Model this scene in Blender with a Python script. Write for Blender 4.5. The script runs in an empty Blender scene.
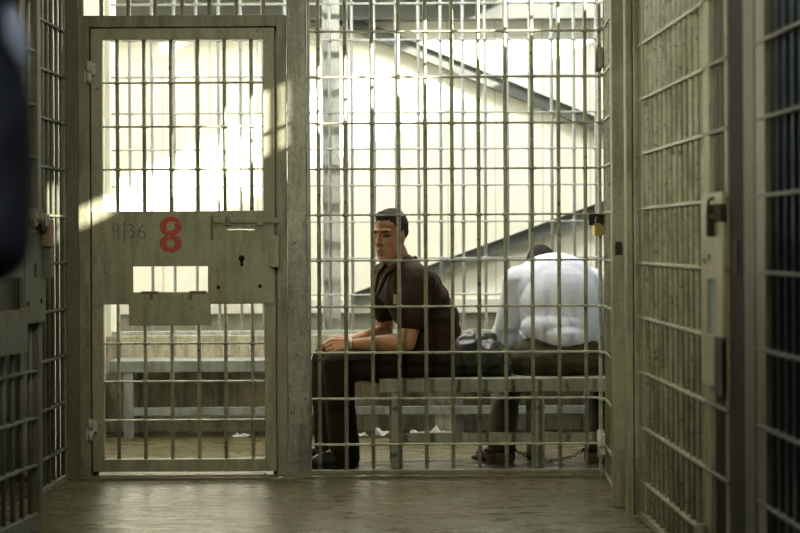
import bpy, bmesh, math, random
from mathutils import Vector, Matrix, noise
random.seed(7)
scene = bpy.context.scene
COL = scene.collection
PI = math.pi

# ------------------------------------------------------------------ camera geometry (100 mm lens, eye 1.05 m above floor)
F, CX, CY, EYE, ROLL = 2222.2, 352.0, 239.0, 1.05, 0.0055
def at(px, py, Y):
    u, v = px - CX, py - CY
    return Vector(((u - ROLL * v) * Y / F, Y, EYE - (v + ROLL * u) * Y / F))

# ------------------------------------------------------------------ materials
def nodes(m):
    m.use_nodes = True
    nt = m.node_tree
    return nt, nt.nodes['Principled BSDF'], nt.links
def ramp(nt, stops):
    r = nt.nodes.new('ShaderNodeValToRGB')
    e = r.color_ramp.elements
    while len(e) < len(stops): e.new(0.5)
    for k, (p, c) in enumerate(stops):
        e[k].position = p; e[k].color = (*c, 1) if len(c) == 3 else c
    return r
def mix(nt, fac, a, b):
    mx = nt.nodes.new('ShaderNodeMix'); mx.data_type = 'RGBA'
    for sock, val in ((mx.inputs[0], fac), (mx.inputs[6], a), (mx.inputs[7], b)):
        if hasattr(val, 'links'): nt.links.new(val, sock)
        elif isinstance(val, tuple): sock.default_value = (*val, 1)
        else: sock.default_value = val
    return mx.outputs[2]
def tex(nt, kind, scale, detail=6, rough=0.6, stretch=(1, 1, 1)):
    tc = nt.nodes.new('ShaderNodeTexCoord'); mp = nt.nodes.new('ShaderNodeMapping')
    mp.inputs['Scale'].default_value = stretch
    nt.links.new(tc.outputs['Object'], mp.inputs[0])
    t = nt.nodes.new(kind); t.inputs['Scale'].default_value = scale
    if 'Detail' in t.inputs: t.inputs['Detail'].default_value = detail
    if 'Roughness' in t.inputs: t.inputs['Roughness'].default_value = rough
    nt.links.new(mp.outputs[0], t.inputs['Vector'])
    return t
def surface(name, c1, c2, rough=0.5, scale=6, chip=None, chip_at=0.66, chip_scale=30, bump=0.1, bump_scale=60,
            metallic=0.0, stretch=(1, 1, 1), rough_var=0.12, spec=0.5, grime=0.0):
    m = bpy.data.materials.new(name); nt, b, ln = nodes(m)
    n = tex(nt, 'ShaderNodeTexNoise', scale, 7, 0.62, stretch)
    r = ramp(nt, [(0.3, (0, 0, 0)), (0.7, (1, 1, 1))]); ln.new(n.outputs[0], r.inputs[0])
    col = mix(nt, r.outputs[0], c1, c2)
    if chip:
        n2 = tex(nt, 'ShaderNodeTexNoise', chip_scale, 5, 0.7)
        r2 = ramp(nt, [(chip_at, (0, 0, 0)), (min(chip_at + 0.03, 1), (1, 1, 1))]); ln.new(n2.outputs[0], r2.inputs[0])
        col = mix(nt, r2.outputs[0], col, chip)
    if grime:                                               # old dirt in vertical runs and blotches
        n3 = tex(nt, 'ShaderNodeTexNoise', 9, 8, 0.7, (1.6, 1.6, .28)); r3 = ramp(nt, [(0.47, (0, 0, 0)), (0.60, (1, 1, 1))]); ln.new(n3.outputs[0], r3.inputs[0])
        n4 = tex(nt, 'ShaderNodeTexNoise', 70, 4, 0.7); r4 = ramp(nt, [(0.50, (0, 0, 0)), (0.62, (1, 1, 1))]); ln.new(n4.outputs[0], r4.inputs[0])
        ad = nt.nodes.new('ShaderNodeMath'); ad.operation = 'MULTIPLY_ADD'; ad.inputs[1].default_value = .45; ad.use_clamp = True
        ln.new(r4.outputs[0], ad.inputs[0]); ln.new(r3.outputs[0], ad.inputs[2])
        ml = nt.nodes.new('ShaderNodeMath'); ml.operation = 'MULTIPLY'; ml.inputs[1].default_value = grime; ln.new(ad.outputs[0], ml.inputs[0])
        col = mix(nt, ml.outputs[0], col, (.055, .048, .028))
    ln.new(col, b.inputs['Base Color'])
    mr = nt.nodes.new('ShaderNodeMapRange'); mr.inputs[3].default_value = rough - rough_var; mr.inputs[4].default_value = rough + rough_var
    ln.new(n.outputs[0], mr.inputs[0]); ln.new(mr.outputs[0], b.inputs['Roughness'])
    b.inputs['Metallic'].default_value = metallic
    b.inputs['Specular IOR Level'].default_value = spec
    if bump:
        nb = tex(nt, 'ShaderNodeTexNoise', bump_scale, 6, 0.65, stretch)
        bp = nt.nodes.new('ShaderNodeBump'); bp.inputs['Strength'].default_value = bump; bp.inputs['Distance'].default_value = 0.01
        ln.new(nb.outputs[0], bp.inputs['Height']); ln.new(bp.outputs[0], b.inputs['Normal'])
    return m
M = {}
M['door']   = surface('door_paint', (.25, .245, .155), (.32, .315, .21), .48, 5, (.09, .08, .05), .66, 26, .08, 40, grime=0.38)
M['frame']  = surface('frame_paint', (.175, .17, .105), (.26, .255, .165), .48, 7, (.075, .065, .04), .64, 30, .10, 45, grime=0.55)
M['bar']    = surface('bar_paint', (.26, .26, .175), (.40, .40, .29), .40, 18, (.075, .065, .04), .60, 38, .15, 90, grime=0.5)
M['post']   = surface('galvanised_post', (.15, .16, .125), (.29, .30, .25), .42, 14, (.075, .07, .05), .62, 34, .06, 60, metallic=.25, grime=0.6)
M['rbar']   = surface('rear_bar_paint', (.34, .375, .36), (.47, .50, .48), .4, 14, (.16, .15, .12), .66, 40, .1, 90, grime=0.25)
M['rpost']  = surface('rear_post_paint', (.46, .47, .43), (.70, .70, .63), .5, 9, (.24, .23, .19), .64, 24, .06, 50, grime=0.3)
M['shadebar'] = surface('shaded_bar_paint', (.060, .054, .034), (.10, .09, .06), .5, 14, (.04, .03, .02), .62, 38, .12, 90)  # bar paint darkened, shade of the near right side put into the colour
M['hinge']  = surface('hinge_steel', (.36, .36, .29), (.48, .48, .41), .4, 40, (.12, .11, .07), .66, 60, .1, 90)
M['column'] = surface('dark_column_shade_paint', (.085, .085, .055), (.13, .13, .09), .55, 7, (.05, .04, .025), .62, 30, .10, 45, grime=.5)  # column's dark paint; also puts shade into the left door and grille
M['dark']   = surface('dark_steel', (.016, .013, .009), (.032, .027, .019), .8, 20, (.07, .045, .025), .68, 40, .1, spec=.12)
M['rust']   = surface('rust', (.12, .075, .04), (.22, .145, .08), .8, 30, (.06, .03, .015), .6, 60, .3)
M['brass']  = surface('brass', (.50, .33, .08), (.62, .45, .14), .35, 30, None, metallic=.8, bump=.03)
M['steel']  = surface('bright_steel', (.45, .45, .42), (.6, .6, .56), .3, 30, None, metallic=.8, bump=.03)
M['bench']  = surface('bench_paint', (.185, .195, .145), (.27, .28, .21), .5, 7, (.12, .11, .08), .68, 22, .08, 40, grime=0.45)
M['rbench'] = surface('rear_bench_paint', (.22, .24, .21), (.30, .32, .29), .5, 7, (.18, .17, .14), .68, 22, .08, 40, grime=0.45)
M['red']    = surface('red_number_paint', (.36, .030, .018), (.44, .05, .03), .55, 30, (.25, .235, .16), .60, 34, 0)
M['pencil'] = surface('scratched_line', (.12, .045, .03), (.15, .06, .04), .8, 40, None, bump=0)
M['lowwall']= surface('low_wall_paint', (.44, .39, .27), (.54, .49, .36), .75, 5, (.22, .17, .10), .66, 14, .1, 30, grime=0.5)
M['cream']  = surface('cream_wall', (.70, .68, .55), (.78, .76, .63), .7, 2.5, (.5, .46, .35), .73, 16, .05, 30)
M['ledge']  = surface('grey_ledge', (.48, .48, .42), (.58, .58, .52), .7, 6, None, bump=.05)
M['dado']   = surface('dark_dado', (.13, .13, .095), (.18, .18, .13), .7, 6, None, bump=.05)
M['stair']  = surface('stair_steel', (.075, .08, .072), (.105, .11, .10), .5, 6, None, bump=.05)
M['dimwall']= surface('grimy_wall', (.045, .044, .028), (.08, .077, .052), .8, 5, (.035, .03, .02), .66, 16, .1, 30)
M['bluewall'] = surface('blue_grey_wall', (.20, .25, .28), (.26, .31, .34), .7, 4, (.12, .13, .13), .66, 16, .08, 30)
M['ceiling']= surface('ceiling_plaster', (.30, .29, .22), (.36, .35, .28), .9, 3, None, bump=.05)
M['paper']  = surface('paper', (.78, .77, .72), (.85, .84, .80), .8, 20, None, bump=.05)
M['hair']   = surface('black_hair', (.006, .004, .0025), (.012, .0085, .0055), .9, 120, None, bump=.5, bump_scale=220)
M['skin']   = surface('skin', (.31, .140, .060), (.37, .18, .082), .5, 14, None, bump=.05, bump_scale=120)
M['lips']   = surface('lips', (.30, .12, .075), (.34, .15, .09), .45, 14, None, bump=0)
M['eye']    = surface('eye', (.02, .014, .01), (.04, .03, .02), .6, 14, None, bump=0)
M['brown']  = surface('brown_cotton', (.013, .006, .0025), (.033, .0155, .0065), .75, 6, None, bump=.7, bump_scale=15, spec=.2)
M['pants']  = surface('dark_brown_cotton', (.008, .0045, .0022), (.020, .011, .0055), .85, 8, None, bump=.35, bump_scale=30, spec=.2)
M['tan']    = surface('tan_edge', (.30, .22, .13), (.36, .27, .17), .85, 20, None, bump=.1)
M['shirt']  = surface('white_cotton', (.60, .62, .74), (.68, .695, .80), .85, 7, None, bump=.25, bump_scale=18, spec=.2)
M['olive']  = surface('olive_cotton', (.038, .033, .017), (.062, .054, .029), .85, 9, None, bump=.35, bump_scale=30, spec=.2)
M['shoe']   = surface('black_leather', (.010, .009, .008), (.02, .018, .016), .35, 12, None, bump=.1)
M['bag']    = surface('plastic_bag', (.018, .019, .013), (.034, .035, .025), .36, 5, None, bump=.5, bump_scale=16, rough_var=.06, spec=.3)
M['navy']   = surface('navy_cloth', (.006, .007, .011), (.010, .012, .018), .7, 10, None, bump=.2, bump_scale=40)
M['highlight']  = surface('pale_blue_highlight', (.66, .70, .82), (.74, .78, .86), .6, 20, None, bump=.05)  # pale tint standing for a highlight on the guard's sleeve
M['black']  = surface('black_hole', (.006, .006, .005), (.01, .009, .008), .8, 20, None, bump=0)

# concrete floor: glossy, trowelled, streaked
def floor_mat():
    m = bpy.data.materials.new('polished_concrete'); nt, b, ln = nodes(m)
    a = tex(nt, 'ShaderNodeTexNoise', 1.6, 8, .65, (1, .55, 1)); r = ramp(nt, [(.3, (.085, .070, .032)), (.55, (.14, .118, .057)), (.75, (.19, .165, .088))])
    ln.new(a.outputs[0], r.inputs[0])
    s = tex(nt, 'ShaderNodeTexNoise', 7, 8, .7, (.7, 1.5, 1)); r2 = ramp(nt, [(.42, (0, 0, 0)), (.68, (1, 1, 1))]); ln.new(s.outputs[0], r2.inputs[0])
    col = mix(nt, r2.outputs[0], r.outputs[0], (.085, .072, .036))
    ln.new(col, b.inputs['Base Color'])
    mr = nt.nodes.new('ShaderNodeMapRange'); mr.inputs[1].default_value = .3; mr.inputs[2].default_value = .7
    mr.inputs[3].default_value = .17; mr.inputs[4].default_value = .42
    ln.new(s.outputs[0], mr.inputs[0]); ln.new(mr.outputs[0], b.inputs['Roughness'])
    nb = tex(nt, 'ShaderNodeTexNoise', 14, 6, .6, (1, 1.6, 1)); bp = nt.nodes.new('ShaderNodeBump'); bp.inputs['Strength'].default_value = .12; bp.inputs['Distance'].default_value = .02
    ln.new(nb.outputs[0], bp.inputs['Height']); ln.new(bp.outputs[0], b.inputs['Normal'])
    return m
M['floor'] = floor_mat()
# rear wall: cream boards with fine vertical joints
def board_mat():
    m = bpy.data.materials.new('cream_boards'); nt, b, ln = nodes(m)
    n = tex(nt, 'ShaderNodeTexNoise', 1.5, 6, .6, (1, 1, .5)); r = ramp(nt, [(.3, (.68, .67, .565)), (.7, (.77, .76, .66))]); ln.new(n.outputs[0], r.inputs[0])
    tc = nt.nodes.new('ShaderNodeTexCoord'); sx = nt.nodes.new('ShaderNodeSeparateXYZ'); ln.new(tc.outputs['Object'], sx.inputs[0])
    mu = nt.nodes.new('ShaderNodeMath'); mu.operation = 'MULTIPLY'; mu.inputs[1].default_value = 1 / .31; ln.new(sx.outputs[0], mu.inputs[0])
    fr = nt.nodes.new('ShaderNodeMath'); fr.operation = 'FRACT'; ln.new(mu.outputs[0], fr.inputs[0])
    lt = nt.nodes.new('ShaderNodeMath'); lt.operation = 'LESS_THAN'; lt.inputs[1].default_value = .03; ln.new(fr.outputs[0], lt.inputs[0])
    col = mix(nt, lt.outputs[0], r.outputs[0], (.50, .47, .36))
    sp = tex(nt, 'ShaderNodeTexVoronoi', 3.1); l2 = nt.nodes.new('ShaderNodeMath'); l2.operation = 'LESS_THAN'; l2.inputs[1].default_value = .05
    ln.new(sp.outputs['Distance'], l2.inputs[0])
    col = mix(nt, l2.outputs[0], col, (.25, .22, .15))
    ln.new(col, b.inputs['Base Color']); b.inputs['Roughness'].default_value = .75
    return m
M['boards'] = board_mat()

# ------------------------------------------------------------------ mesh builder
class MB:
    def __init__(s, origin=(0, 0, 0)): s.bm = bmesh.new(); s.o = Vector(origin)
    def box(s, x0, x1, y0, y1, z0, z1, bev=0.0):
        t = bmesh.new(); bmesh.ops.create_cube(t, size=1)
        for v in t.verts:
            v.co = Vector(((x0 + x1) / 2 + v.co.x * (x1 - x0), (y0 + y1) / 2 + v.co.y * (y1 - y0), (z0 + z1) / 2 + v.co.z * (z1 - z0)))
        if bev: bmesh.ops.bevel(t, geom=t.edges[:], offset=bev, segments=2, affect='EDGES', profile=.6)
        s._add(t); return s
    def _add(s, t, mat=None):
        if mat is not None: bmesh.ops.transform(t, matrix=mat, verts=t.verts)
        vm = {}
        for v in t.verts: vm[v] = s.bm.verts.new(v.co - s.o)
        for f in t.faces:
            try: nf = s.bm.faces.new([vm[v] for v in f.verts]); nf.smooth = f.smooth
            except ValueError: pass
        t.free()
    def cyl(s, p0, p1, r, n=12, r2=None):
        p0, p1 = Vector(p0), Vector(p1); d = p1 - p0
        t = bmesh.new(); bmesh.ops.create_cone(t, cap_ends=True, segments=n, radius1=r, radius2=r if r2 is None else r2, depth=d.length)
        for f in t.faces: f.smooth = len(f.verts) == 4
        s._add(t, Matrix.Translation((p0 + p1) / 2) @ d.to_track_quat('Z', 'Y').to_matrix().to_4x4()); return s
    def ball(s, c, r, n=12):
        t = bmesh.new(); bmesh.ops.create_uvsphere(t, u_segments=n, v_segments=max(6, n * 2 // 3), radius=1)
        for f in t.faces: f.smooth = True
        r = (r, r, r) if not hasattr(r, '__len__') else r
        s._add(t, Matrix.Translation(c) @ Matrix.Diagonal((*r, 1))); return s
    def ell(s, c, r, rot):                                   # rotated ellipsoid
        t = bmesh.new(); bmesh.ops.create_uvsphere(t, u_segments=20, v_segments=14, radius=1)
        s._add(t, Matrix.Translation(c) @ rot.to_4x4() @ Matrix.Diagonal((*r, 1))); return s
    def cap(s, p0, r0, p1, r1, n=16):                        # tapered capsule
        p0, p1 = Vector(p0), Vector(p1)
        if (p1 - p0).length > 1e-4: s.cyl(p0, p1, r0, n, r1)
        s.ball(p0, r0, n); s.ball(p1, r1, n); return s
    def chain(s, pts):                                       # [(point, radius), ...]
        for (a, ra), (b, rb) in zip(pts, pts[1:]): s.cap(a, ra, b, rb)
        return s
    def tube(s, pts, r, n=6):
        for a, b in zip(pts, pts[1:]): s.cyl(a, b, r, n)
        for p in pts[1:-1]: s.ball(p, r, n)
        return s
    def torus(s, c, R, r, rot=Matrix.Identity(3), sx=1.0, n=16, m=8, arc=2 * PI):
        t = bmesh.new(); rings = []
        k = n if arc >= 2 * PI - 1e-6 else n + 1
        for i in range(k):
            a = arc * i / n
            cc = Vector((math.cos(a) * R * sx, math.sin(a) * R, 0)); nn = Vector((math.cos(a), math.sin(a), 0))
            rings.append([t.verts.new(cc + nn * r * math.cos(2 * PI * j / m) + Vector((0, 0, r * math.sin(2 * PI * j / m)))) for j in range(m)])
        for i in range(k if k == n else k - 1):
            A, B = rings[i], rings[(i + 1) % k]
            for j in range(m):
                f = t.faces.new([A[j], B[j], B[(j + 1) % m], A[(j + 1) % m]]); f.smooth = True
        s._add(t, Matrix.Translation(c) @ rot.to_4x4()); return s
    def annulus(s, c, rx, ry, hx, hy, y, th, n=36):          # flat ring in XZ, facing -Y
        t = bmesh.new(); L = []
        for i in range(n):
            a = 2 * PI * i / n; ca, sa = math.cos(a), math.sin(a)
            L.append([t.verts.new((c[0] + ca * q * 1, yy, c[1] + sa * w)) for q, w, yy in ((rx, ry, y), (hx, hy, y), (hx, hy, y + th), (rx, ry, y + th))])
        for i in range(n):
            A, B = L[i], L[(i + 1) % n]
            for j in range(4): t.faces.new([A[j], A[(j + 1) % 4], B[(j + 1) % 4], B[j]])
        bmesh.ops.recalc_face_normals(t, faces=t.faces[:]); s._add(t); return s
    def build(s, name, mat, parent=None):
        bmesh.ops.recalc_face_normals(s.bm, faces=s.bm.faces[:])
        me = bpy.data.meshes.new(name); s.bm.to_mesh(me); s.bm.free()
        o = bpy.data.objects.new(name, me); COL.objects.link(o)
        for m in (mat if isinstance(mat, (list, tuple)) else [mat]): me.materials.append(m)
        if parent is not None: o.parent = parent
        else: o.location = s.o
        return o
    def blob(s, name, mat, parent, voxel=.007, smooth=4, wrinkle=None, fac=.5):
        """all shapes grown together into one continuous skin"""
        me = bpy.data.meshes.new(name + '_raw'); s.bm.to_mesh(me); s.bm.free()
        t = bpy.data.objects.new(name + '_raw', me); COL.objects.link(t)
        md = t.modifiers.new('r', 'REMESH'); md.mode = 'VOXEL'; md.voxel_size = voxel; md.use_smooth_shade = True
        if smooth:
            ms = t.modifiers.new('s', 'SMOOTH'); ms.factor = fac; ms.iterations = smooth
        dg = bpy.context.evaluated_depsgraph_get(); dg.update()
        out = bpy.data.meshes.new_from_object(t.evaluated_get(dg)); out.name = name
        bpy.data.objects.remove(t); bpy.data.meshes.remove(me)
        if wrinkle:
            ns = [v.normal.copy() for v in out.vertices]
            for v, nn in zip(out.vertices, ns): v.co += nn * wrinkle(v.co + s.o)
        for p in out.polygons: p.use_smooth = True
        out.materials.clear()
        for m in (mat if isinstance(mat, (list, tuple)) else [mat]): out.materials.append(m)
        o = bpy.data.objects.new(name, out); COL.objects.link(o)
        if parent is not None: o.parent = parent
        else: o.location = s.o
        return o

def tag(o, label=None, cat=None, group=None, kind=None):
    for k, v in (('label', label), ('category', cat), ('group', group), ('kind', kind)):
        if v: o[k] = v
    return o
def thing(name, label, cat, loc=(0, 0, 0), rz=0.0, group=None, kind=None):
    e = bpy.data.objects.new(name, None); COL.objects.link(e); e.location = loc; e.rotation_euler = (0, 0, rz); e.empty_display_size = .1
    return tag(e, label, cat, group, kind)
def struct(name, mb, mat):
    return tag(mb.build(name, mat), kind='structure')

# ------------------------------------------------------------------ the shell
YF, YR, YB = 10.0, 12.3, 14.5                  # front bars, rear bars, back wall
struct('floor', MB().box(-1.6, 2.6, -1.2, 9.88, -.20, -.014), M['floor'])
struct('floor_cell', MB().box(-1.6, 2.6, 9.88, 15.0, -.20, 0, .004), M['floor'])
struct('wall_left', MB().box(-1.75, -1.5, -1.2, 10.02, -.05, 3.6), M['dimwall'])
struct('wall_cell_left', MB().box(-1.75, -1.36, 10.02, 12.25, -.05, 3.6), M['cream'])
struct('wall_rear_left', MB().box(-2.3, -2.1, 12.25, 14.7, -.05, 4.0), M['cream'])
struct('wall_pier', MB().box(-2.15, -1.335, 12.25, 12.6, -.05, 3.6), M['cream'])
struct('wall_back', MB().box(-2.3, 2.7, YB, YB + .2, -.05, 4.0), M['boards'])
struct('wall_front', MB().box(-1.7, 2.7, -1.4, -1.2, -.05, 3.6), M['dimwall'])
w = MB()                                       # outer right wall with unseen clerestory openings, split and sized to shape the sun patches (y0, y1, z0, z1)
openings = [(7.15, 7.45, 2.80, 3.06), (7.55, 7.76, 2.835, 2.935), (7.93, 8.229, 2.78, 3.08), (8.30, 10.4, 2.78, 3.08), (11.75, 13.9, 2.80, 3.32)]
w.box(2.6, 2.64, -1.2, 14.7, -.05, 2.78); w.box(2.6, 2.64, -1.2, 14.7, 3.32, 4.0)
yy = -1.2
for y0, y1, z0, z1 in openings:
    w.box(2.6, 2.64, yy, y0, 2.78, 3.32); yy = y1
    if z0 > 2.78: w.box(2.6, 2.64, y0, y1, 2.78, z0)
    if z1 < 3.32: w.box(2.6, 2.64, y0, y1, z1, 3.32)
w.box(2.6, 2.64, yy, 14.7, 2.78, 3.32)
struct('wall_partition', MB().box(1.17, 2.6, 8.62, 8.74, -.02, 2.08), M['bluewall'])
struct('wall_right', w, M['bluewall'])
c = MB(); c.box(-1.8, 2.8, -1.4, 12.5, 3.5, 3.65); c.box(-2.3, -1.4, 12.5, 14.7, 3.85, 4.0); c.box(1.6, 2.8, 12.5, 14.7, 3.85, 4.0); c.box(-1.4, 1.6, 12.5, 12.8, 3.5, 4.0)
struct('wall_cell_right', MB().box(1.17, 2.6, 6.90, 6.94, -.02, 2.2), M['bluewall'])
struct('shade_slab', MB().box(-2.1, .95, 14.2, 14.5, 2.63, 2.72), M['ceiling'])  # unseen slab added to shade the top of the back wall
struct('ceiling', c, M['ceiling'])
# low wall under the rear bars, its ledge, the back wall's ledge and dado
struct('wall_low', MB().box(-1.36, 1.9, 12.22, 12.42, 0, .53, .006), M['lowwall'])
struct('trim_1', MB().box(-2.1, 2.6, YB - .05, YB, .575, .665, .004), M['ledge'])
struct('baseboard_back', MB().box(-2.1, 2.6, YB - .03, YB, 0, .575), M['dado'])
struct('trim_2', MB().box(-2.1, 2.6, YB - .16, YB, 2.475, 2.575, .004), M['stair'])
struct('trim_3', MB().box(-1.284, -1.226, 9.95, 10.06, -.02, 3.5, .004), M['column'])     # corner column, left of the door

# ------------------------------------------------------------------ bar grilles
ZL = [.130, .336, .543, .750, .957, 1.163, 1.370, 1.575, 1.782, 1.988, 2.19, 2.395]
def vbar(x, z0, z1, r, mat, parent, y=0):
    MB().cyl((x, y, z0), (x, y, z1), r, 12).build('bar', mat, parent)
def xbar(x0, x1, z, mat, parent, bars, h=.008, d=.034, y=0, boss=.0145, ret=None):
    m = MB().box(x0, x1, y - d / 2, y + d / 2, z - h / 2, z + h / 2, .0015)
    for b in bars:
        if x0 < b < x1: m.cyl((b, y, z - h * .85), (b, y, z + h * .85), boss, 12)
    if ret: m.box(ret - d / 2, ret + d / 2, y - .14, y, z - h / 2, z + h / 2, .0015)
    m.build('crossbar', mat, parent)
def flat(x0, x1, y0, y1, z0, z1, parent, mat=None, name='frame_bar', bev=.002):
    return MB().box(x0, x1, y0, y1, z0, z1, bev).build(name, mat or M['frame'], parent)

# front grille, right of the post
g = thing('bar_grille', 'wide steel bar grille in front of the bench and the two seated men', 'bars', (0, YF, 0))
bx = [-.151 + .1200 * k for k in range(11)]
for x in bx: vbar(x, .02, 2.62, .0088, M['bar'], g)
for z in ZL: xbar(-.192, 1.118, z, M['bar'], g, bx, ret=1.112)
flat(-.20, -.188, -.02, .02, 0, 2.62, g, M['post']); flat(1.106, 1.120, -.02, .02, 0, 2.62, g, M['bar'])
flat(-.19, 1.12, -.018, .018, 0, .016, g, M['frame'], 'bottom_rail'); flat(-.19, 1.12, -.018, .018, 2.60, 2.63, g, M['frame'], 'top_rail')

# transom grille above door
g = thing('transom_grille', 'short row of vertical bars above the door frame', 'bars', (0, YF, 2.063))
tb = [-1.125 + .1215 * k for k in range(7)]
for x in tb: vbar(x, 0, .60, .0088, M['bar'], g)
for z in (.235, .44): xbar(-1.228, -.294, z, M['bar'], g, tb)
flat(-1.228, -1.205, -.018, .018, 0, .6, g, M['post'])

# door frame (fixed) and post
t = MB(); t.box(-1.228, -1.177, -.03 + YF, .03 + YF, -.014, 2.064, .003); t.box(-.338, -.294, -.03 + YF, .03 + YF, -.014, 2.064, .003); t.box(-1.178, -.337, -.03 + YF, .03 + YF, 2.012, 2.064, .003)
t.box(-1.195, -1.150, YF + .026, YF + .05, 0, 2.03); t.box(-.362, -.320, YF + .026, YF + .05, 0, 2.03); t.box(-1.195, -.32, YF + .026, YF + .05, 1.99, 2.03)
struct('trim_4', t, M['frame'])
p = thing('steel_post', 'broad mottled steel post between the numbered door and the bar grille', 'post', (-.247, YF, 0))
MB().box(-.044, .044, -.035, .045, 0, 3.5, .004).build('shaft', M['post'], p)
MB().box(-.044, .050, -.038, -.034, 0, .70, .001).build('cover_plate', M['post'], p)
MB().box(-.056, .060, -.05, .055, -.014, .010, .002).build('base_plate', M['frame'], p)

# ------------------------------------------------------------------ cell doors
def cell_door(label, loc, rz, full=True, mirror=1, paint='door', rods='bar'):
    """local x runs from hinge side (0) to free edge (0.826), front faces -y"""
    d = thing('cell_door', label, 'door', loc, rz, kind='thing')
    S = lambda x: x if mirror > 0 else .826 - x
    def bxx(x0, x1, *r): return (min(S(x0), S(x1)), max(S(x0), S(x1)), *r)
    D0, D1 = -.022, .022
    MB().box(*bxx(0, .052, D0, D1, .015, 2.006), .003).build('stile', M[paint], d)
    MB().box(*bxx(.774, .826, D0, D1, .015, 2.006), .003).build('stile', M[paint], d)
    MB().box(*bxx(.052, .774, D0, D1, 1.955, 2.006), .003).build('rail', M[paint], d)
    MB().box(*bxx(.052, .774, D0, D1, .015, .071), .003).build('rail', M[paint], d)
    # solid middle plate with the food slot cut out
    pl = MB(); P0, P1 = -.030, -.020
    sx0, sx1, sz0, sz1 = .187, .522, .822, .937
    pl.box(*bxx(.006, sx0, P0, P1, .767, 1.185)); pl.box(*bxx(sx1, .820, P0, P1, .767, 1.185))
    pl.box(*bxx(sx0, sx1, P0, P1, sz1, 1.185)); pl.box(*bxx(sx0, sx1, P0, P1, .767, sz0))
    pl.build('middle_plate', M[paint], d)
    fl = MB().box(*bxx(.168, .535, -.044, -.038, .672, .818), .002).build('slot_flap', M[paint], d)
    for x in (.225, .44): MB().box(*bxx(x, x + .075, -.047, -.030, .814, .826), .002).build('flap_hinge', M['rust'], fl)
    for x, zz in ((.262, .802), (.437, .802)): MB().box(*bxx(x, x + .016, -.0455, -.0435, zz - .014, zz + .012), .001).build('rust_run', M['rust'], fl)
    bars = [S(.117 + .1206 * k) for k in range(6)]
    for x in bars:
        vbar(x, 1.17, 1.965, .0088, M[rods], d); vbar(x, .06, .78, .0088, M[rods], d)
    for z in (1.762, 1.565, 1.373, .590, .418, .244): xbar(.048, .778, z, M[rods], d, bars)
    # lock box with slide bolt
    lb = MB().box(*bxx(.541, .822, -.035, -.028, .770, 1.155), .002).build('lock_plate', M[paint], d)
    MB().cyl((S(.675), -.037, .972), (S(.675), -.034, .972), .014, 14).box(*bxx(.668, .682, -.037, -.034, .935, .972)).build('keyhole', M['dark'], lb)
    for x, z in ((.570, .842), (.756, .846)): MB().cyl((S(x), -.039, z), (S(x), -.034, z), .009, 10).build('screw', M['dark'], lb)
    MB().box(*bxx(.537, .547, -.044, -.030, 1.055, 1.165), .002).build('stop_bracket', M['rust'], d)
    sb = MB().box(*bxx(.548, .846, -.052, -.034, 1.128, 1.152), .006).build('slide_bolt', M[paint], d)
    for x in (.600, .745): MB().box(*bxx(x, x + .028, -.060, -.030, 1.118, 1.164), .004).build('bolt_guide', M['frame'], sb)
    MB().cyl((S(.612), -.058, 1.142), (S(.612), -.082, 1.142), .009, 10).build('bolt_knob', M['rust'], sb)
    MB().box(*bxx(.610, .735, -.037, -.0345, 1.098, 1.104)).build('scrape_mark', M['steel'], lb)
    MB().box(*bxx(.800, .842, -.062, -.030, .930, 1.075), .003).build('strike_guard', M[paint], d)
    if full:
        n8 = MB(); cx = .356
        n8.annulus((cx, 1.117), .0500, .0435, .0195, .0205, -.0312, .001); n8.annulus((cx, 1.040), .0500, .0420, .0185, .0180, -.0316, .001)
        n8.build('painted_number', M['red'], d)
        sc = MB(); ox, oz = .100, 1.075; k = .0043                          # the scratched figures 4 1 3 6
        strokes = [[(0, 13), (-1, 6), (5, 5)], [(5, 12), (5, -4)], [(9, 11), (12, 14), (11, -6)],
                   [(17, 11), (20, 12), (21, 9), (18, 6), (22, 3), (20, -2), (17, -1)], [(31, 12), (27, 7), (26, 0), (29, -3), (33, -1), (32, 4), (27, 4)]]
        for st in strokes: sc.tube([(ox + x * k, -.0305, oz + z * k) for x, z in st], .0017, 5)
        sc.build('scratched_number', M['pencil'], d)
        MB().cyl((.347, -.030, .972), (.347, -.038, .972), .013, 8).build('bolt', M['post'], d)
    for z in (1.81, .206):
        h = MB().cyl((S(-.006), -.040, z - .048), (S(-.006), -.040, z - .002), .0135, 12).cyl((S(-.006), -.040, z + .002), (S(-.006), -.040, z + .048), .0135, 12).build('hinge', M['hinge'], d)
        MB().box(*bxx(-.026, -.006, -.042, -.0305, z - .045, z + .005)).box(*bxx(-.004, .024, -.042, -.0225, z - .010, z + .040)).build('hinge_leaf', M['hinge'], h)
    return d
door8 = cell_door('grey steel cell door marked with a red 8', (-1.172, YF, 0), 0)
# second door of the same kind, standing ajar on the left: free edge at the far end
th = math.radians(6.5)
L = .826; far = Vector((-1.167, 8.2)); hx = far.x - L * math.sin(th); hy = far.y - L * math.cos(th)
door_left = cell_door('dim steel cell door ajar at the left edge with a rusty lock', (hx, hy, -.012), math.pi / 2 - th, full=False, paint='column', rods='column')  # darker colour puts the shade into this door
MB().box(.77, .832, -.066, -.032, 1.045, 1.145, .004).build('lock_case', M['rust'], door_left)
MB().box(.70, .77, -.055, -.03, 1.10, 1.15, .003).build('hasp', M['dark'], door_left)

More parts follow.
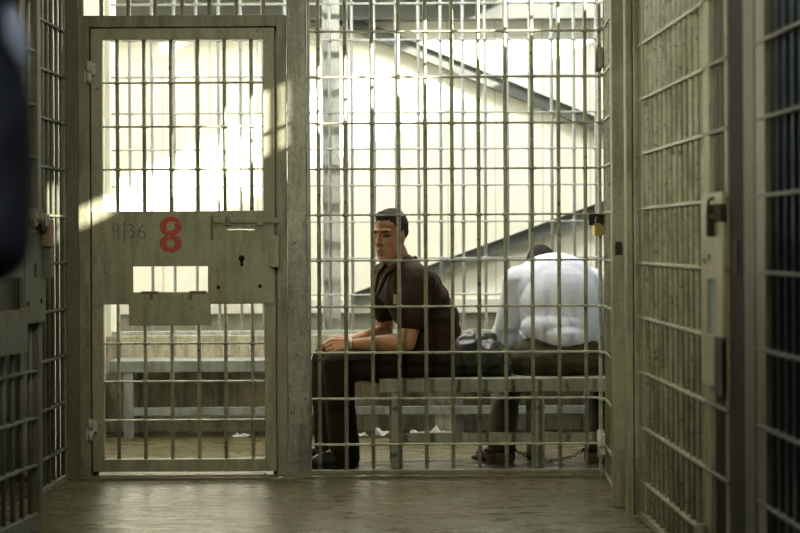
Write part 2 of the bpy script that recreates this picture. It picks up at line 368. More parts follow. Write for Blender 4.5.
# ------------------------------------------------------------------ side grilles of the corridor
def side_grille(label, p0, p1, n, z1=2.62, first=.07, step=.12, mat=None, plates=(), name='bar_grille', zs=ZL):
    p0, p1 = Vector(p0), Vector(p1); d = p1 - p0; L = d.length
    g = thing(name, label, 'bars', (p0.x, p0.y, -.014), math.atan2(d.y, d.x))
    mat = mat or M['bar']
    xs = [first + step * k for k in range(n)]
    for x in xs: vbar(x, .014, z1, .009, mat, g)
    for z in zs: xbar(.0, L, z + .014, mat, g, xs, h=.009, d=.026, boss=.013)
    flat(0, L, -.02, .02, .004, .03, g, M['frame'], 'bottom_rail')
    flat(0, L, -.02, .02, z1 - .03, z1, g, M['frame'], 'top_rail')
    for x0, x1 in plates: flat(x0, x1, -.010, .010, .012, z1, g, M['frame'], 'frame_bar')
    return g
side_grille('narrow bar grille in the left corner beside the numbered door', (-1.287, 9.95), (-1.322, 9.20), 6, first=.085, step=.114, plates=((0, .05), (.71, .75)), mat=M['column'])  # bars darkened in colour to stand for shade
side_grille('long corridor bar grille on the right wall, its lower bars olive', (1.102, 8.49), (1.102, 6.90), 12, first=.19, step=.120, plates=((0, .155),))
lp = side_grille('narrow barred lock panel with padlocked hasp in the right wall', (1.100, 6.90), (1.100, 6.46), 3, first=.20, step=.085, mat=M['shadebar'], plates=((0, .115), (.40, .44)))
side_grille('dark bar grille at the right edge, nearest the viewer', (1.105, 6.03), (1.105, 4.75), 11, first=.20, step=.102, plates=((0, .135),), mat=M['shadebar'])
# lock panel details (local x towards the viewer, local +y... the corridor lies on local -y/-x side)
sgn = -1
def lpb(x0, x1, y0, y1, z0, z1, name, mat, parent=lp, bev=.003): return MB().box(x0, x1, min(sgn * y0, sgn * y1), max(sgn * y0, sgn * y1), z0, z1, bev).build(name, mat, parent)
pl = MB()
for x0, x1, z0, z1 in ((.03, .42, .94, 1.20), (.03, .13, .775, .94), (.30, .42, .775, .94), (.03, .28, .62, .775)): pl.box(x0, x1, -.022, -.012, z0, z1)
lpl = pl.build('lock_plate', M['door'], lp)
MB().box(.13, .30, -.011, -.006, .775, .94).build('slot_back', M['bluewall'], lpl)
MB().box(.28, .42, -.0245, -.0225, .60, .77).build('lock_recess', M['black'], lpl)
MB().box(.10, .20, -.028, -.022, 1.0, 1.016).box(.10, .112, -.028, -.022, .985, 1.016).build('pull_tab', M['frame'], lpl)
lpb(.20, .44, .012, .030, 1.115, 1.165, 'hasp', M['dark'])
h = MB().cyl((.04, -.03, .06), (.04, -.03, .18), .018, 12).build('hinge', M['post'], lp)
MB().box(.02, .12, -.03, -.012, .09, .15, .002).build('hinge_leaf', M['post'], h)

def padlock(label, loc, rz, mat, s=1.0, tilt=0.0):
    k = thing('padlock', label, 'padlock', loc, rz); k.rotation_euler[1] = tilt
    MB().box(-.023 * s, .023 * s, -.012 * s, .012 * s, -.085 * s, -.03 * s, .005 * s).build('lock_body', mat, k)
    m = MB(); r = .0042 * s
    m.torus((0, 0, -.012 * s), .014 * s, r, Matrix.Rotation(PI / 2, 3, 'X'), arc=PI, n=12)
    m.cyl((.014 * s, 0, -.012 * s), (.014 * s, 0, -.032 * s), r, 10); m.cyl((-.014 * s, 0, -.012 * s), (-.014 * s, 0, -.032 * s), r, 10)
    m.build('shackle', M['steel'], k)
    return k
# padlock on the right-hand lock panel, dark body with a bright keyway cap
pk = thing('padlock', 'black padlock hanging from the hasp on the right wall lock panel', 'padlock', (1.074, 6.62, 1.15), 0)
MB().box(-.019, .019, -.014, .014, -.095, .0, .006).build('lock_body', M['dark'], pk)
MB().cyl((.0, -.018, -.035), (.0, -.013, -.035), .0085, 14).build('keyway_cap', M['steel'], pk)
MB().torus((0, 0, .005), .013, .0045, Matrix.Rotation(PI / 2, 3, 'X'), arc=PI, n=12).cyl((.013, 0, .006), (.013, 0, -.005), .0045, 8).cyl((-.013, 0, .006), (-.013, 0, -.005), .0045, 8).build('shackle', M['dark'], pk)

# posts of the right side
p = thing('steel_post', 'square steel post with a lock hole right of the bench grille', 'post', (1.058, 8.83, -.014))
MB().box(-.029, .029, -.035, .035, 0, 3.5, .004).build('shaft', M['frame'], p)
lh = MB().box(-.018, .010, -.0375, -.034, 1.0, 1.052, .001).build('lock_hole', M['black'], p)
p = thing('steel_post', 'ribbed double steel post where the long right grille begins', 'post', (1.078, 8.53, -.014))
MB().box(-.030, -.006, -.03, .04, 0, 3.5, .003).build('shaft', M['frame'], p)
MB().box(-.002, .026, -.035, .04, 0, 3.5, .003).build('shaft', M['post'], p)
MB().box(-.034, .034, -.05, .05, -.001, .008, .002).build('base_plate', M['frame'], p)
p = thing('steel_post', 'dark steel post between the lock panel and its lighter neighbour', 'post', (1.125, 6.33, -.014))
MB().box(-.032, .03, -.115, .115, 0, 3.5, .004).build('shaft', M['dark'], p)
MB().box(-.036, -.030, -.04, .02, .96, 1.06, .001).build('lock_hole', M['black'], p)
p = thing('steel_post', 'plain steel post beside the dark grille at the right edge', 'post', (1.103, 6.125, -.014))
MB().box(-.010, .006, -.085, .085, 0, 3.5, .003).build('shaft', M['column'], p)

# side gate, seen nearly edge on, between the bench grille and the lock-hole post
sg = side_grille('side gate of bars seen edge on beside the bench grille', (1.133, 9.93), (1.075, 8.90), 8, first=.10, step=.12, plates=((0, .03), (.99, 1.03)), name='side_gate')
for z in (1.87, .15):
    h = MB().cyl((.0, -.03, z - .06), (.0, -.03, z + .06), .014, 12).build('hinge', M['frame'] if z > 1 else M['hinge'], sg)
    MB().box(-.005, .06, -.03, -.012, z - .045, z + .045, .002).build('hinge_leaf', M['frame'] if z > 1 else M['hinge'], h)
MB().box(-.02, .04, -.075, -.012, 1.125, 1.175, .003).build('hasp', M['dark'], sg)
sg['category'] = 'gate'
padlock('brass padlock hanging from the hasp beside the white shirted man', (1.096, 9.90, 1.150), math.radians(20), M['brass'], 1.0)

# ------------------------------------------------------------------ rear bars
g = thing('bar_grille', 'pale rear bar grille standing on the low wall behind the benches', 'bars', (0, YR, .53))
rb = [-1.229 + .1229 * k for k in range(23)]
for x in rb: vbar(x, .01, 2.6, .0088, M['rbar'], g)
for k in range(12):
    z = .747 + .2016 * k - .53; xbar(-1.33, 1.55, z, M['rbar'], g, rb, h=.009, d=.03)
flat(-1.335, 1.55, -.02, .02, 0, .022, g, M['rbar'], 'bottom_rail')
p = thing('steel_post', 'pale steel column behind the rear bars, left of the brown-clad man', 'post', (-.112, 12.40, .53))
MB().box(-.050, .045, -.02, .06, 0, 2.9, .003).box(-.052, -.044, -.045, -.02, 0, 2.9, .001).build('shaft', M['rpost'], p)
p = thing('steel_post', 'thin pale angle post close right of the rear column', 'post', (-.032, 12.40, .53))
MB().box(-.012, .012, -.02, .02, 0, 2.9, .002).build('shaft', M['rbar'], p)
bxs = thing('junction_box', 'small dark box on the back wall at the top beside the rear column', 'box', (-.22, 14.46, 2.45))
MB().box(-.05, .05, -.06, .04, -.02, .12, .004).build('case', M['dado'], bxs)

# stair flights behind the rear bars
def flight(label, a, b, n):
    a, b = Vector(a), Vector(b); d = b - a
    s = thing('stair_flight', label, 'stairs', a, group=None)
    th = math.atan2(d.z, d.x); Ln = math.hypot(d.x, d.z)
    R = Matrix.Rotation(-th, 4, 'Y')
    for y in (0, .035):
        m = MB(); m.box(0, Ln, -.006, .006, -.042, .042); m.box(0, Ln, -.03, .0, .036, .042); m.box(0, Ln, -.03, .0, -.042, -.036)
        bmesh.ops.transform(m.bm, matrix=Matrix.Translation((0, y, 0)) @ R, verts=m.bm.verts); m.build('stringer', M['stair'], s)
    for k in range(n):
        f = (k + .5) / n
        MB().box(d.x * f - .09, d.x * f + .09, .008, .029, d.z * f - .008, d.z * f + .008, .002).build('tread', M['stair'], s)
    return s
flight('upper grey stair flight sloping down to the right behind the rear bars', at(336, 16, 14.455), at(640, 141, 14.455), 9)
flight('lower grey stair flight rising to the right behind the white shirted man', at(352, 299, 14.455), at(640, 193, 14.455), 9)

# ------------------------------------------------------------------ benches
def bench(label, x0, x1, y0, y1, legs, mat, pairs=()):
    b = thing('bench', label, 'bench', ((x0 + x1) / 2, (y0 + y1) / 2, 0)); o = Vector(b.location)
    Bx = lambda *a: MB(o).box(*a)
    Bx(x0, x1, y0, y1, .349, .413, .006).build('seat', mat, b)
    for x in legs:
        for y in (y0 + .005, y1 - .06):
            Bx(x, x + .052, y, y + .045, 0, .350, .004).build('leg', mat, b)
    Bx(legs[0] + .05, legs[-1], y0 + .012, y0 + .042, .118, .162, .003).build('stretcher', mat, b)
    for x in pairs:
        Bx(x, x + .042, y0 + .05, y0 + .09, 0, .35, .003).build('leg', mat, b)
        Bx(x + .15, x + .192, y0 + .05, y0 + .09, 0, .35, .003).build('leg', mat, b)
        Bx(x + .04, x + .152, y0 + .075, y0 + .085, .02, .35).build('support_panel', M['lowwall'], b)
    return b
bench('grey steel bench carrying the two seated men', .118, 1.36, 10.19, 10.66, (.172, .825, 1.28), M['bench'])
bench('pale rear bench along the low wall', -1.30, 1.30, 11.84, 12.21, (-1.225, 1.25), M['rbench'], pairs=(.395,))

# ------------------------------------------------------------------ litter
def litter(label, px, py, Y, s, ax):
    q = at(px, py, Y); m = MB((q.x, Y, 0)); t = bmesh.new(); n = 5
    vs = [[t.verts.new((q.x + (i - 2) * s / 4 + random.uniform(-.2, .2) * s / 4, Y + (j - 2) * s / 6 + random.uniform(-.2, .2) * s / 6,
            .003 + abs(random.gauss(0, 1)) * s * .17)) for j in range(n)] for i in range(n)]
    for i in range(n - 1):
        for j in range(n - 1):
            t.faces.new((vs[i][j], vs[i + 1][j], vs[i + 1][j + 1])); t.faces.new((vs[i][j], vs[i + 1][j + 1], vs[i][j + 1]))
    bmesh.ops.solidify(t, geom=t.faces[:], thickness=.0015)
    m._add(t); o = m.build('paper_scrap', M['paper']); tag(o, label, 'litter', 'paper scraps on the cell floor'); return o
litter('white paper scrap on the floor behind the lower bars of the numbered door', 241, 432, 11.84, .085, 0)
litter('paper scrap on the floor just right of the brown-clad man\'s shins', 361, 434, 11.84, .07, 0)
litter('paper scrap on the floor left of the bench\'s left leg', 383, 432, 11.84, .10, 0)
litter('paper scrap on the floor right of the bench\'s left leg', 419, 434, 11.84, .10, 0)
litter('torn upright paper scrap under the bench below the plastic bag', 442, 434, 11.84, .13, 0)
litter('small paper scrap under the bench right of its middle leg', 564, 431, 11.84, .07, 0)
litter('tiny white scrap on the threshold near the steel post', 264, 472.5, 9.95, .02, 0)

# ------------------------------------------------------------------ people
def frame3(fwd, up=(0, 0, 1)):
    f = Vector(fwd).normalized(); u = Vector(up); l = u.cross(f).normalized(); u = f.cross(l).normalized()
    return Matrix((f, l, u)).transposed()                   # columns: forward, left, up
HK = Vector((.95, .93, 1.05))                                # head: depth, width, height
def hk(p): return Vector((p[0] * HK.x, p[1] * HK.y, p[2] * HK.z))
def head_prims(m, c, R, neck):
    P = lambda f, l, u: c + R @ hk((f, l, u))
    E = lambda p, r: m.ell(P(*p), hk(r), R)
    E((-.015, 0, .035), (.095, .075, .084)); E((.028, 0, -.025), (.060, .061, .085)); E((.034, 0, -.074), (.048, .049, .042))
    E((.066, 0, -.097), (.020, .024, .018)); m.cap(P(.084, 0, .014), .009, P(.103, 0, -.026), .0125)
    for s in (-1, 1):
        m.cap(P(.085, .012 * s, .028), .010, P(.070, .046 * s, .026), .011)
        E((.058, .042 * s, -.018), (.024, .020, .022)); E((.096, .011 * s, -.028), (.009, .008, .008))
        E((-.004, .078 * s, -.004), (.018, .008, .031)); E((.0, .050 * s, -.062), (.028, .018, .030))
    E((.085, 0, -.055), (.011, .025, .008)); E((.083, 0, -.067), (.011, .021, .008))
    m.cap(P(-.028, 0, -.05), .056, neck, .060)
def face_paint(o, root, c, R, z=0):
    """gives the eyes, brows and lips their own colours on the one body mesh"""
    Ri = R.inverted(); loc = Vector(root.location)
    for p in o.data.polygons:
        q = Ri @ (p.center + loc - c); q = Vector((q.x / HK.x, q.y / HK.y, q.z / HK.z))
        if q.x < .05: continue
        for s in (-1, 1):
            if ((q.y - .032 * s) / .016) ** 2 + ((q.z - .006) / .007) ** 2 < 1: p.material_index = 1
            if abs(q.y - .031 * s) < .017 and abs(q.z - .026) < .0045 and q.x > .06: p.material_index = 2
        if abs(q.y) < .024 and -.0715 < q.z < -.050 and q.x > .075: p.material_index = 3
def hair_prims(m, c, R):
    E = lambda p, r: m.ell(c + R @ hk(p), hk(r), R)
    E((-.025, 0, .050), (.098, .0785, .078)); E((-.050, 0, .024), (.064, .074, .054)); E((.030, 0, .094), (.040, .056, .024))
    for s in (-1, 1): E((.004, .066 * s, .030), (.022, .012, .028))
def hand(m, wrist, dirv, side, nrm, curl=.5, sc=1.0):
    """wrist -> knuckles along dirv; side = towards the thumb; nrm = palm side"""
    d, s, n = (Vector(v).normalized() for v in (dirv, side, nrm))
    for k, off in enumerate((.030, .010, -.010, -.028)):
        kn = wrist + d * (.088 - .004 * k * k * .5) * sc + s * off * sc
        m.cap(wrist + s * off * .6 * sc + d * .01, .017 * sc, kn, .0125 * sc)
        a, p, ln = curl * .7, kn, (.040, .046, .042, .032)[k] * sc
        for j in range(3):
            q = p + (d * math.cos(a) + n * math.sin(a)) * ln * (1, .72, .58)[j]
            m.cap(p, (.0098, .009, .0082)[j] * sc, q, (.009, .0082, .0075)[j] * sc); p = q; a += curl
    b = wrist + d * .025 * sc + s * .028 * sc
    k1 = b + (d * .55 + s * .55 + n * .35).normalized() * .040 * sc
    k2 = k1 + (d * .85 + s * .15 + n * .4).normalized() * .032 * sc
    m.chain([(b, .016 * sc), (k1, .0115 * sc), (k2, .009 * sc), (k2 + (d + n * .5).normalized() * .018 * sc, .0085 * sc)])
def folds(amp, f1, f2, seed, stretch=(1, 1, 1)):
    def fn(p):
        q = Vector((p.x * stretch[0], p.y * stretch[1], p.z * stretch[2])) + Vector((seed, seed * 1.7, seed * .3))
        a = noise.noise(q * f1); b = 1 - abs(noise.noise(q * f2 + Vector((5, 3, 1)))) * 2
        return amp * (.6 * a + .5 * max(0, b) - .2)
    return fn
def shoe(parent, o, heel, toe, h=.07):
    m = MB(o); heel, toe = Vector(heel), Vector(toe); d = (toe - heel).normalized()
    up = Vector((0, 0, 1))
    m.cap(heel + d * .035 + up * .045, .040, heel + d * .15 + up * .038, .038); m.cap(heel + d * .15 + up * .038, .040, toe - d * .04 + up * .028, .030)
    m.cap(heel + d * .045 + up * .05, .040, heel + d * .055 + up * .10, .041)
    b = m.blob('shoe', M['shoe'], parent, .006, 3)
    s = MB(o)
    for k in range(7):
        p = heel + d * (.012 + (toe - heel).length * .92 * k / 6); s.ball((p.x, p.y, .010), (.037, .037, .0105), 12)
    s.blob('sole', M['black'], b, .006, 2)
    return b

# --- man in brown, sitting sideways on the bench's left end, forearms on his thighs
o1 = Vector((.30, 10.42, 0))
man = thing('person', 'person in dark brown short-sleeved clothes sitting at the bench\'s left end, hands together', 'person', o1)
P = at
hc = P(388.8, 235.5, 10.40); hf = Vector((-.56, -.83, -.05)); HR = frame3(hf)
nb = P(401, 268, 10.46)
lsh, rsh = P(419, 281, 10.32), P(385, 277, 10.60)
lel, rel = P(407, 341, 10.24), P(384, 332, 10.66)
lwr, rwr = P(350, 344, 10.26), P(347, 341, 10.40)
lhip, rhip = P(437, 361, 10.36), P(428, 361, 10.53)
lkn, rkn = P(337, 364, 10.24), P(327, 360, 10.46)
lan, ran = P(343, 449, 10.26), P(328, 449, 10.48)
pel, mid, chs = P(430, 355, 10.45), P(427, 318, 10.46), P(409, 288, 10.46)
def torso(m, e=0.0):
    yaw = frame3((-.82, -.57, 0))
    m.ell(pel, (.125 + e, .165 + e, .105 + e), yaw); m.ell((pel + mid) / 2, (.122 + e, .155 + e, .13 + e), yaw); m.ell(mid, (.118 + e, .150 + e, .13 + e), yaw)
    m.ell((mid + chs) / 2, (.115 + e, .162 + e, .12 + e), yaw)
    m.ell(chs, (.112 + e, .178 + e, .115 + e), yaw); m.cap(lsh, .062 + e, nb, .062 + e); m.cap(rsh, .062 + e, nb, .062 + e)
m = MB(o1); torso(m); head_prims(m, hc, HR, nb)
m.chain([(lsh, .056), (lsh.lerp(lel, .55), .048), (lel, .040), (lel.lerp(lwr, .3), .042), (lwr, .027)])
m.chain([(rsh, .056), (rsh.lerp(rel, .55), .048), (rel, .040), (rel.lerp(rwr, .3), .042), (rwr, .027)])
m.chain([(lhip, .085), (lkn, .058), (lkn.lerp(lan, .35), .056), (lan, .038)]); m.chain([(rhip, .085), (rkn, .058), (rkn.lerp(ran, .35), .056), (ran, .038)])
m.cap(lan, .038, lan + Vector((-.12, -.03, -.06)), .03); m.cap(ran, .038, ran + Vector((-.12, 0, -.06)), .03)
hand(m, lwr, (-1, .25, -.05), (0, .55, .8), (.1, .8, -.55), .85, .98)
hand(m, rwr, (-1, -.22, -.12), (0, -.75, .65), (-.1, -.65, -.75), .75, .98)
body = m.blob('body', [M['skin'], M['eye'], M['hair'], M['lips']], man, .0042, 3)
face_paint(body, man, hc, HR)
m = MB(o1); hair_prims(m, hc, HR); m.blob('hair', M['hair'], man, .005, 3, folds(.004, 40, 60, 2))
# shirt with short sleeves
m = MB(o1); torso(m, .014)
m.chain([(lsh, .076), (lsh.lerp(lel, .60), .070)]); m.chain([(rsh, .074), (rsh.lerp(rel, .55), .068)])
m.ell(P(440, 338, 10.46), (.060, .14, .12), frame3((-.82, -.57, 0)))
m.ell(P(431, 362, 10.45), (.125, .165, .09), frame3((-.82, -.57, 0)))
shirt = m.blob('shirt', M['brown'], man, .007, 4, folds(.016, 7, 12, 3, (1, 1, .7)))
# collar: two tapered flaps standing open round the neck
F3 = frame3((-.82, -.57, 0))
for s in (-1, 1):
    t = MB(o1)
    pts = [P(404, 259, 10.46) + F3 @ Vector((-.03, .045 * s, .012)), P(398, 262, 10.42) + F3 @ Vector((.03, .055 * s, .0)), P(390, 272, 10.38) + F3 @ Vector((.05, .035 * s, -.01)), P(385, 292, 10.33) + F3 @ Vector((.055, .012 * s, -.012))]
    t.chain([(pts[0], .010), (pts[1], .011), (pts[2], .011), (pts[3], .006)])
    cl = t.blob('collar', M['brown'], shirt, .004, 2)
    e = MB(o1); e.tube([q + F3 @ Vector((.010, -.004 * s, .003)) for q in pts[1:]], .0022, 6); e.build('collar_edge', M['tan'], cl)
q = P(394.5, 298, 10.30); MB(o1).box(q.x - .008, q.x + .008, q.y - .012, q.y - .004, q.z - .022, q.z + .022, .002).build('tag', M['tan'], shirt)
# sleeve hem line
# trousers
m = MB(o1)
m.ell(pel + Vector((0, 0, -.02)), (.150, .185, .095), F3)
m.chain([(lhip, .098), (lhip.lerp(lkn, .5), .088), (lkn, .074), (lkn.lerp(lan, .5), .070), (lan + Vector((.005, 0, -.035)), .068)])
m.chain([(rhip, .098), (rhip.lerp(rkn, .5), .088), (rkn, .074), (rkn.lerp(ran, .5), .070), (ran + Vector((.005, 0, -.035)), .068)])
m.blob('trousers', M['pants'], man, .007, 4, folds(.010, 8, 13, 9, (1, 1, .5)))
shoe(man, o1, (lan.x + .052, lan.y + .01, 0), (lan.x - .17, lan.y - .06, 0)); shoe(man, o1, (ran.x + .052, ran.y, 0), (ran.x - .16, ran.y - .03, 0))
bd = (lwr - lel).normalized()
MB(o1).torus(lwr - bd * .004, .030, .0052, bd.to_track_quat('Z', 'Y').to_matrix(), n=20).build('bracelet', M['paper'], man)

# --- man in the white shirt, sitting with his back to the bars, bent forward
o2 = Vector((.97, 10.44, 0))
man2 = thing('person', 'person in a white shirt sitting hunched with back to the bars, head bowed', 'person', o2)
I3 = Matrix.Identity(3)
hc2 = P(541, 272, 10.86); H2 = frame3((.05, .75, -.66), (0, .66, .75)); nb2 = P(548, 272, 10.74)
l_sh, r_sh = P(519, 282, 10.60), P(594, 285, 10.60)
l_el, r_el = P(504, 334, 10.66), P(606, 334, 10.66)
l_wr, r_wr = P(524, 348, 10.95), P(588, 348, 10.95)
l_hip, r_hip = P(534, 362, 10.46), P(582, 362, 10.46)
l_kn, r_kn = P(508, 370, 10.90), P(606, 370, 10.90)
l_an, r_an = P(500, 446, 10.47), P(597, 446, 10.47)
def torso2(m, e=0.0, low=True):
    if low: m.ell(P(557, 356, 10.47), (.185 + e, .125 + e, .10 + e), I3)
    m.ell(P(562, 322, 10.49), (.172 + e, .120 + e, .165 + e), I3); m.ell(P(562, 304, 10.525), (.174 + e, .122 + e, .175 + e), I3)
    m.ell(P(557, 290, 10.57), (.192 + e, .125 + e, .150 + e), I3); m.ell(P(555, 280, 10.62), (.185 + e, .120 + e, .120 + e), I3)
    m.cap(l_sh, .068 + e, nb2, .060 + e); m.cap(r_sh, .068 + e, nb2, .060 + e)
m = MB(o2); torso2(m); head_prims(m, hc2, H2, nb2)
for a, b, c_, s in ((l_sh, l_el, l_wr, 1), (r_sh, r_el, r_wr, -1)):
    m.chain([(a, .058), (a.lerp(b, .5), .05), (b, .042), (c_, .028)])
    hand(m, c_, (.25 * s, 1, -.1), (.5 * s, 0, .85), (.7 * s, .1, -.6), .5, .98)
for a, b, c_ in ((l_hip, l_kn, l_an), (r_hip, r_kn, r_an)):
    m.chain([(a, .085), (b, .058), (b.lerp(c_, .35), .056), (c_, .038)]); m.cap(c_, .036, c_ + Vector((0, .06, -.06)), .03)
body2 = m.blob('body', [M['skin'], M['eye'], M['hair'], M['lips']], man2, .006, 3); face_paint(body2, man2, hc2, H2)
m = MB(o2); hair_prims(m, hc2, H2); m.blob('hair', M['hair'], man2, .006, 3, folds(.004, 40, 60, 4))
m = MB(o2); torso2(m, .016, False)
m.ell(P(560, 326, 10.475), (.190, .142, .095), I3); m.ell(P(562, 334, 10.470), (.150, .160, .078), I3); m.ell(P(560, 308, 10.515), (.196, .146, .215), I3)
for a, b, c_ in ((l_sh, l_el, l_wr), (r_sh, r_el, r_wr)): m.chain([(a, .076), (a.lerp(b, .5), .066), (b, .064), (b.lerp(c_, .9), .056)])
fold2 = folds(.0045, 5, 10, 12, (1.8, 1, .9))
shirt2 = m.blob('shirt', M['shirt'], man2, .006, 14, lambda p: fold2(p) + .0024 * max(0, 1 - abs(noise.noise(Vector((p.x * 26 + (p.z - .6) * 14, p.y * 3, p.z * 4)))) * 5) * (1 if p.z < .75 else .3))
m = MB(o2)
m.ell(P(558, 358, 10.455), (.226, .150, .100), I3); m.ell(P(558, 350, 10.46), (.214, .130, .085), I3)
for a, b, c_ in ((l_hip, l_kn, l_an), (r_hip, r_kn, r_an)):
    m.chain([(a, .100), (a.lerp(b, .5), .090), (b, .075), (b.lerp(c_, .5), .068), (c_ + Vector((0, -.01, -.035)), .066)])
m.blob('trousers', M['olive'], man2, .007, 4, folds(.010, 8, 13, 20, (1, 1, .6)))
shoe(man2, o2, (l_an.x + .02, l_an.y - .045, 0), (l_an.x - .10, l_an.y + .17, 0)); shoe(man2, o2, (r_an.x - .0, r_an.y - .045, 0), (r_an.x + .06, r_an.y + .19, 0))

# ankle shackles: two cuffs and a sagging chain
sh = thing('ankle_shackles', 'dark chain hanging between the ankles of the white shirted man', 'chain', (o2.x, l_an.y, 0)); os_ = Vector(sh.location)
A, B = l_an + Vector((0, 0, -.012)), r_an + Vector((0, 0, -.012))
for q in (A, B): MB(os_).torus(q, .070, .007, I3, n=24).build('cuff', M['dark'], sh)
m = MB(os_); A2, B2 = A + Vector((.066, -.02, 0)), B + Vector((-.066, -.02, 0)); n = 25
for k in range(n):
    f = (k + .5) / n; q = A2.lerp(B2, f); q.z -= .048 * (1 - (2 * f - 1) ** 2)
    m.torus(q, .0058, .0021, Matrix.Rotation(PI / 2 * (k % 2), 3, 'X') , 1.6, 12, 6)
m.build('chain', M['dark'], sh)

# --- plastic bag on the bench between them
ob = Vector((.565, 10.42, .413)); m = MB(ob)
for px, py, Y, r in ((462, 354, 10.42, (.115, .14, .105)), (486, 357, 10.42, (.105, .14, .095)), (472, 344, 10.44, (.11, .11, .075)), (449, 366, 10.42, (.085, .12, .048)), (501, 366, 10.40, (.055, .10, .048)), (456, 336, 10.46, (.04, .05, .03)), (484, 336, 10.46, (.055, .06, .03))):
    m.ell(P(px, py, Y), r, I3)
def crumple(p):
    q = p * 11; return .012 * (noise.noise(q) + .9 * (1 - 3 * abs(noise.noise(p * 17 + Vector((3, 1, 4))))) * .6)
bag = m.blob('plastic_bag', M['bag'], None, .007, 3, crumple); bag.location = ob
for v in bag.data.vertices: v.co.z = max(v.co.z, .001)
tag(bag, 'dark plastic rubbish bag on the bench between the two men', 'bag')

# --- guard at the picture's left edge, close to the lens, only an elbow in view
og = Vector((-.715, 3.0, -.014))
gd = thing('person', 'person in a dark navy uniform at the left edge, only a sleeve showing', 'person', og)
G = lambda x, y, z: Vector((og.x + x, og.y + y, z))
def gtorso(m, e=0):
    m.ell(G(0, 0, 1.0), (.165 + e, .11 + e, .13 + e), I3); m.ell(G(0, 0, 1.18), (.155 + e, .11 + e, .17 + e), I3); m.ell(G(0, 0, 1.33), (.17 + e, .11 + e, .13 + e), I3)
    m.cap(G(-.17, 0, 1.40), .06 + e, G(0, 0, 1.46), .06 + e); m.cap(G(.17, 0, 1.40), .06 + e, G(0, 0, 1.46), .06 + e)
ghc, GH = G(0, .02, 1.63), frame3((.1, 1, 0))
arms = [[(G(.185 * s, 0, 1.39), .056), (G(.215 * s, -.01, 1.22), .048), (G(.222 * s, -.02, 1.055), .042), (G(.13 * s, .20, 1.04), .028)] for s in (-1, 1)]
m = MB(og); gtorso(m); head_prims(m, ghc, GH, G(0, 0, 1.46))
for a, s in zip(arms, (-1, 1)): m.chain(a); hand(m, a[-1][0], (-.5 * s, .8, 0), (0, 0, 1), (-.8 * s, -.5, 0), .5)
for s in (-1, 1): m.chain([(G(.09 * s, 0, .92), .085), (G(.10 * s, .01, .50), .058), (G(.10 * s, 0, .09), .040)]); m.cap(G(.10 * s, 0, .06), .036, G(.11 * s, .13, .035), .03)
gb = m.blob('body', [M['skin'], M['eye'], M['hair'], M['lips']], gd, .007, 3); face_paint(gb, gd, ghc, GH)
m = MB(og); hair_prims(m, ghc, GH); m.blob('hair', M['hair'], gd, .007, 3)
m = MB(og); gtorso(m, .018)
for a in arms: m.chain([(p, r + .02) for p, r in a[:3]] + [(a[2][0].lerp(a[3][0], .85), .045)])
jk = m.blob('jacket', M['navy'], gd, .008, 4, folds(.006, 8, 13, 31))
MB(og).ell(G(.262, -.012, 1.325), (.016, .050, .045), Matrix.Rotation(-.15, 3, 'Y')).build('sleeve_highlight', M['highlight'], jk)  # light on the sleeve built as a pale ellipsoid
m = MB(og); m.ell(G(0, 0, .94), (.185, .13, .11), I3)
for s in (-1, 1): m.chain([(G(.09 * s, 0, .92), .10), (G(.10 * s, .01, .50), .078), (G(.10 * s, 0, .10), .07)])
m.blob('trousers', M['navy'], gd, .009, 4, folds(.006, 8, 13, 35))
for s in (-1, 1): shoe(gd, Vector((og.x, og.y, 0)), (og.x + .10 * s, og.y - .06, 0), (og.x + .12 * s, og.y + .2, 0))

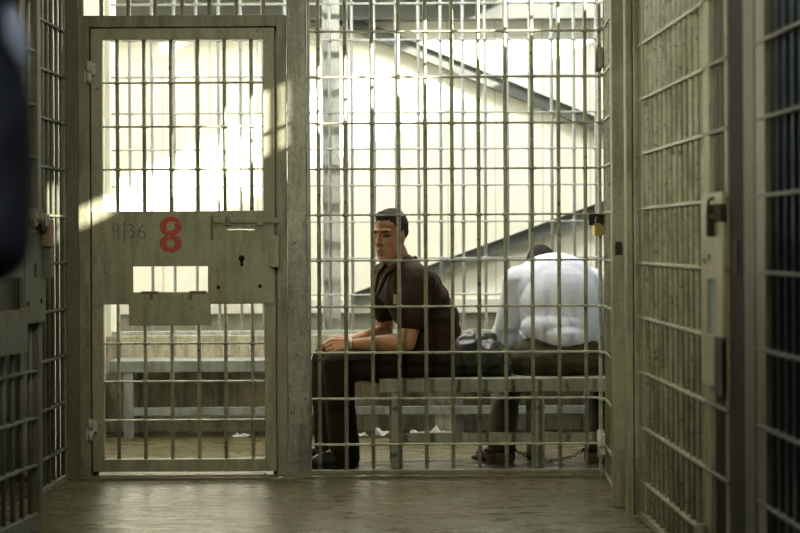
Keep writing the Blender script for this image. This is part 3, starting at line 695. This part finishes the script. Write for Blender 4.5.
# ------------------------------------------------------------------ light
def area(name, loc, sx, sy, power, col, rot=(0, 0, 0), spread=None):
    l = bpy.data.lights.new(name, 'AREA'); l.shape = 'RECTANGLE'; l.size = sx; l.size_y = sy; l.energy = power; l.color = col
    if spread: l.spread = spread
    o = bpy.data.objects.new(name, l); COL.objects.link(o); o.location = loc; o.rotation_euler = rot; return o
sun = bpy.data.lights.new('sun', 'SUN'); sun.energy = 34; sun.angle = math.radians(.6); sun.color = (1, .96, .84)
so = bpy.data.objects.new('sun', sun); COL.objects.link(so); so.rotation_euler = Vector((-1, .6, -.45)).to_track_quat('-Z', 'Y').to_euler()
area('skylight', (.4, 13.1, 3.9), 2.4, .55, 135, (1, .98, .90))                        # daylight through the roof opening over the rear passage
area('corridor_lamp', (-.25, 7.6, 3.42), .3, 1.2, 17, (1, .96, .66))
area('flood_fill', (-.55, 4.6, 2.0), .30, .22, 11, (1, .96, .66), (math.radians(79), 0, math.radians(-17)), math.radians(76))  # unseen fill added to light the bars from the viewer's side
area('cell_fill', (.4, 10.95, 3.42), 1.2, .3, 80, (1, .98, .90))  # added fill for the white shirt and rear bars, no fixture
area('side_cell_lamp', (1.9, 7.4, 3.40), .5, 1.6, 9, (.75, .9, 1.0))
area('sleeve_fill', (.25, 2.2, 2.3), .12, .12, 9, (.85, .92, 1.0), (0, math.radians(45), 0), math.radians(70))  # extra light added to brighten the guard's sleeve
area('blue_wall_fill', (1.8, 5.3, 3.35), .5, .5, 14, (.72, .88, 1.0))  # bluish fill added to lift the wall behind the right bars
wd = bpy.data.worlds.new('sky'); scene.world = wd; wd.use_nodes = True
bg = wd.node_tree.nodes['Background']; bg.inputs[0].default_value = (.92, .94, .92, 1); bg.inputs[1].default_value = 1.5

# ------------------------------------------------------------------ camera
cam = bpy.data.cameras.new('camera'); co = bpy.data.objects.new('camera', cam); COL.objects.link(co)
cam.sensor_width = 36; cam.lens = F * 36 / 800
cam.shift_x = (400 - CX - .5) / 800; cam.shift_y = (CY - 266.5 + 1.2) / 800
co.location = (0, 0, EYE); co.rotation_euler = (Matrix.Rotation(PI / 2, 3, 'X') @ Matrix.Rotation(-math.atan(ROLL), 3, 'Z')).to_euler()
cam.dof.use_dof = True; cam.dof.focus_distance = 10.15; cam.dof.aperture_fstop = 3.5
cam.clip_start = .05
scene.camera = co
vs = scene.view_settings
vs.view_transform = 'Standard'; vs.look = 'None'; vs.gamma = 1; vs.use_curve_mapping = False; vs.exposure = 0.3
scene.cycles.use_denoising = True
scene.cycles.max_bounces = 8
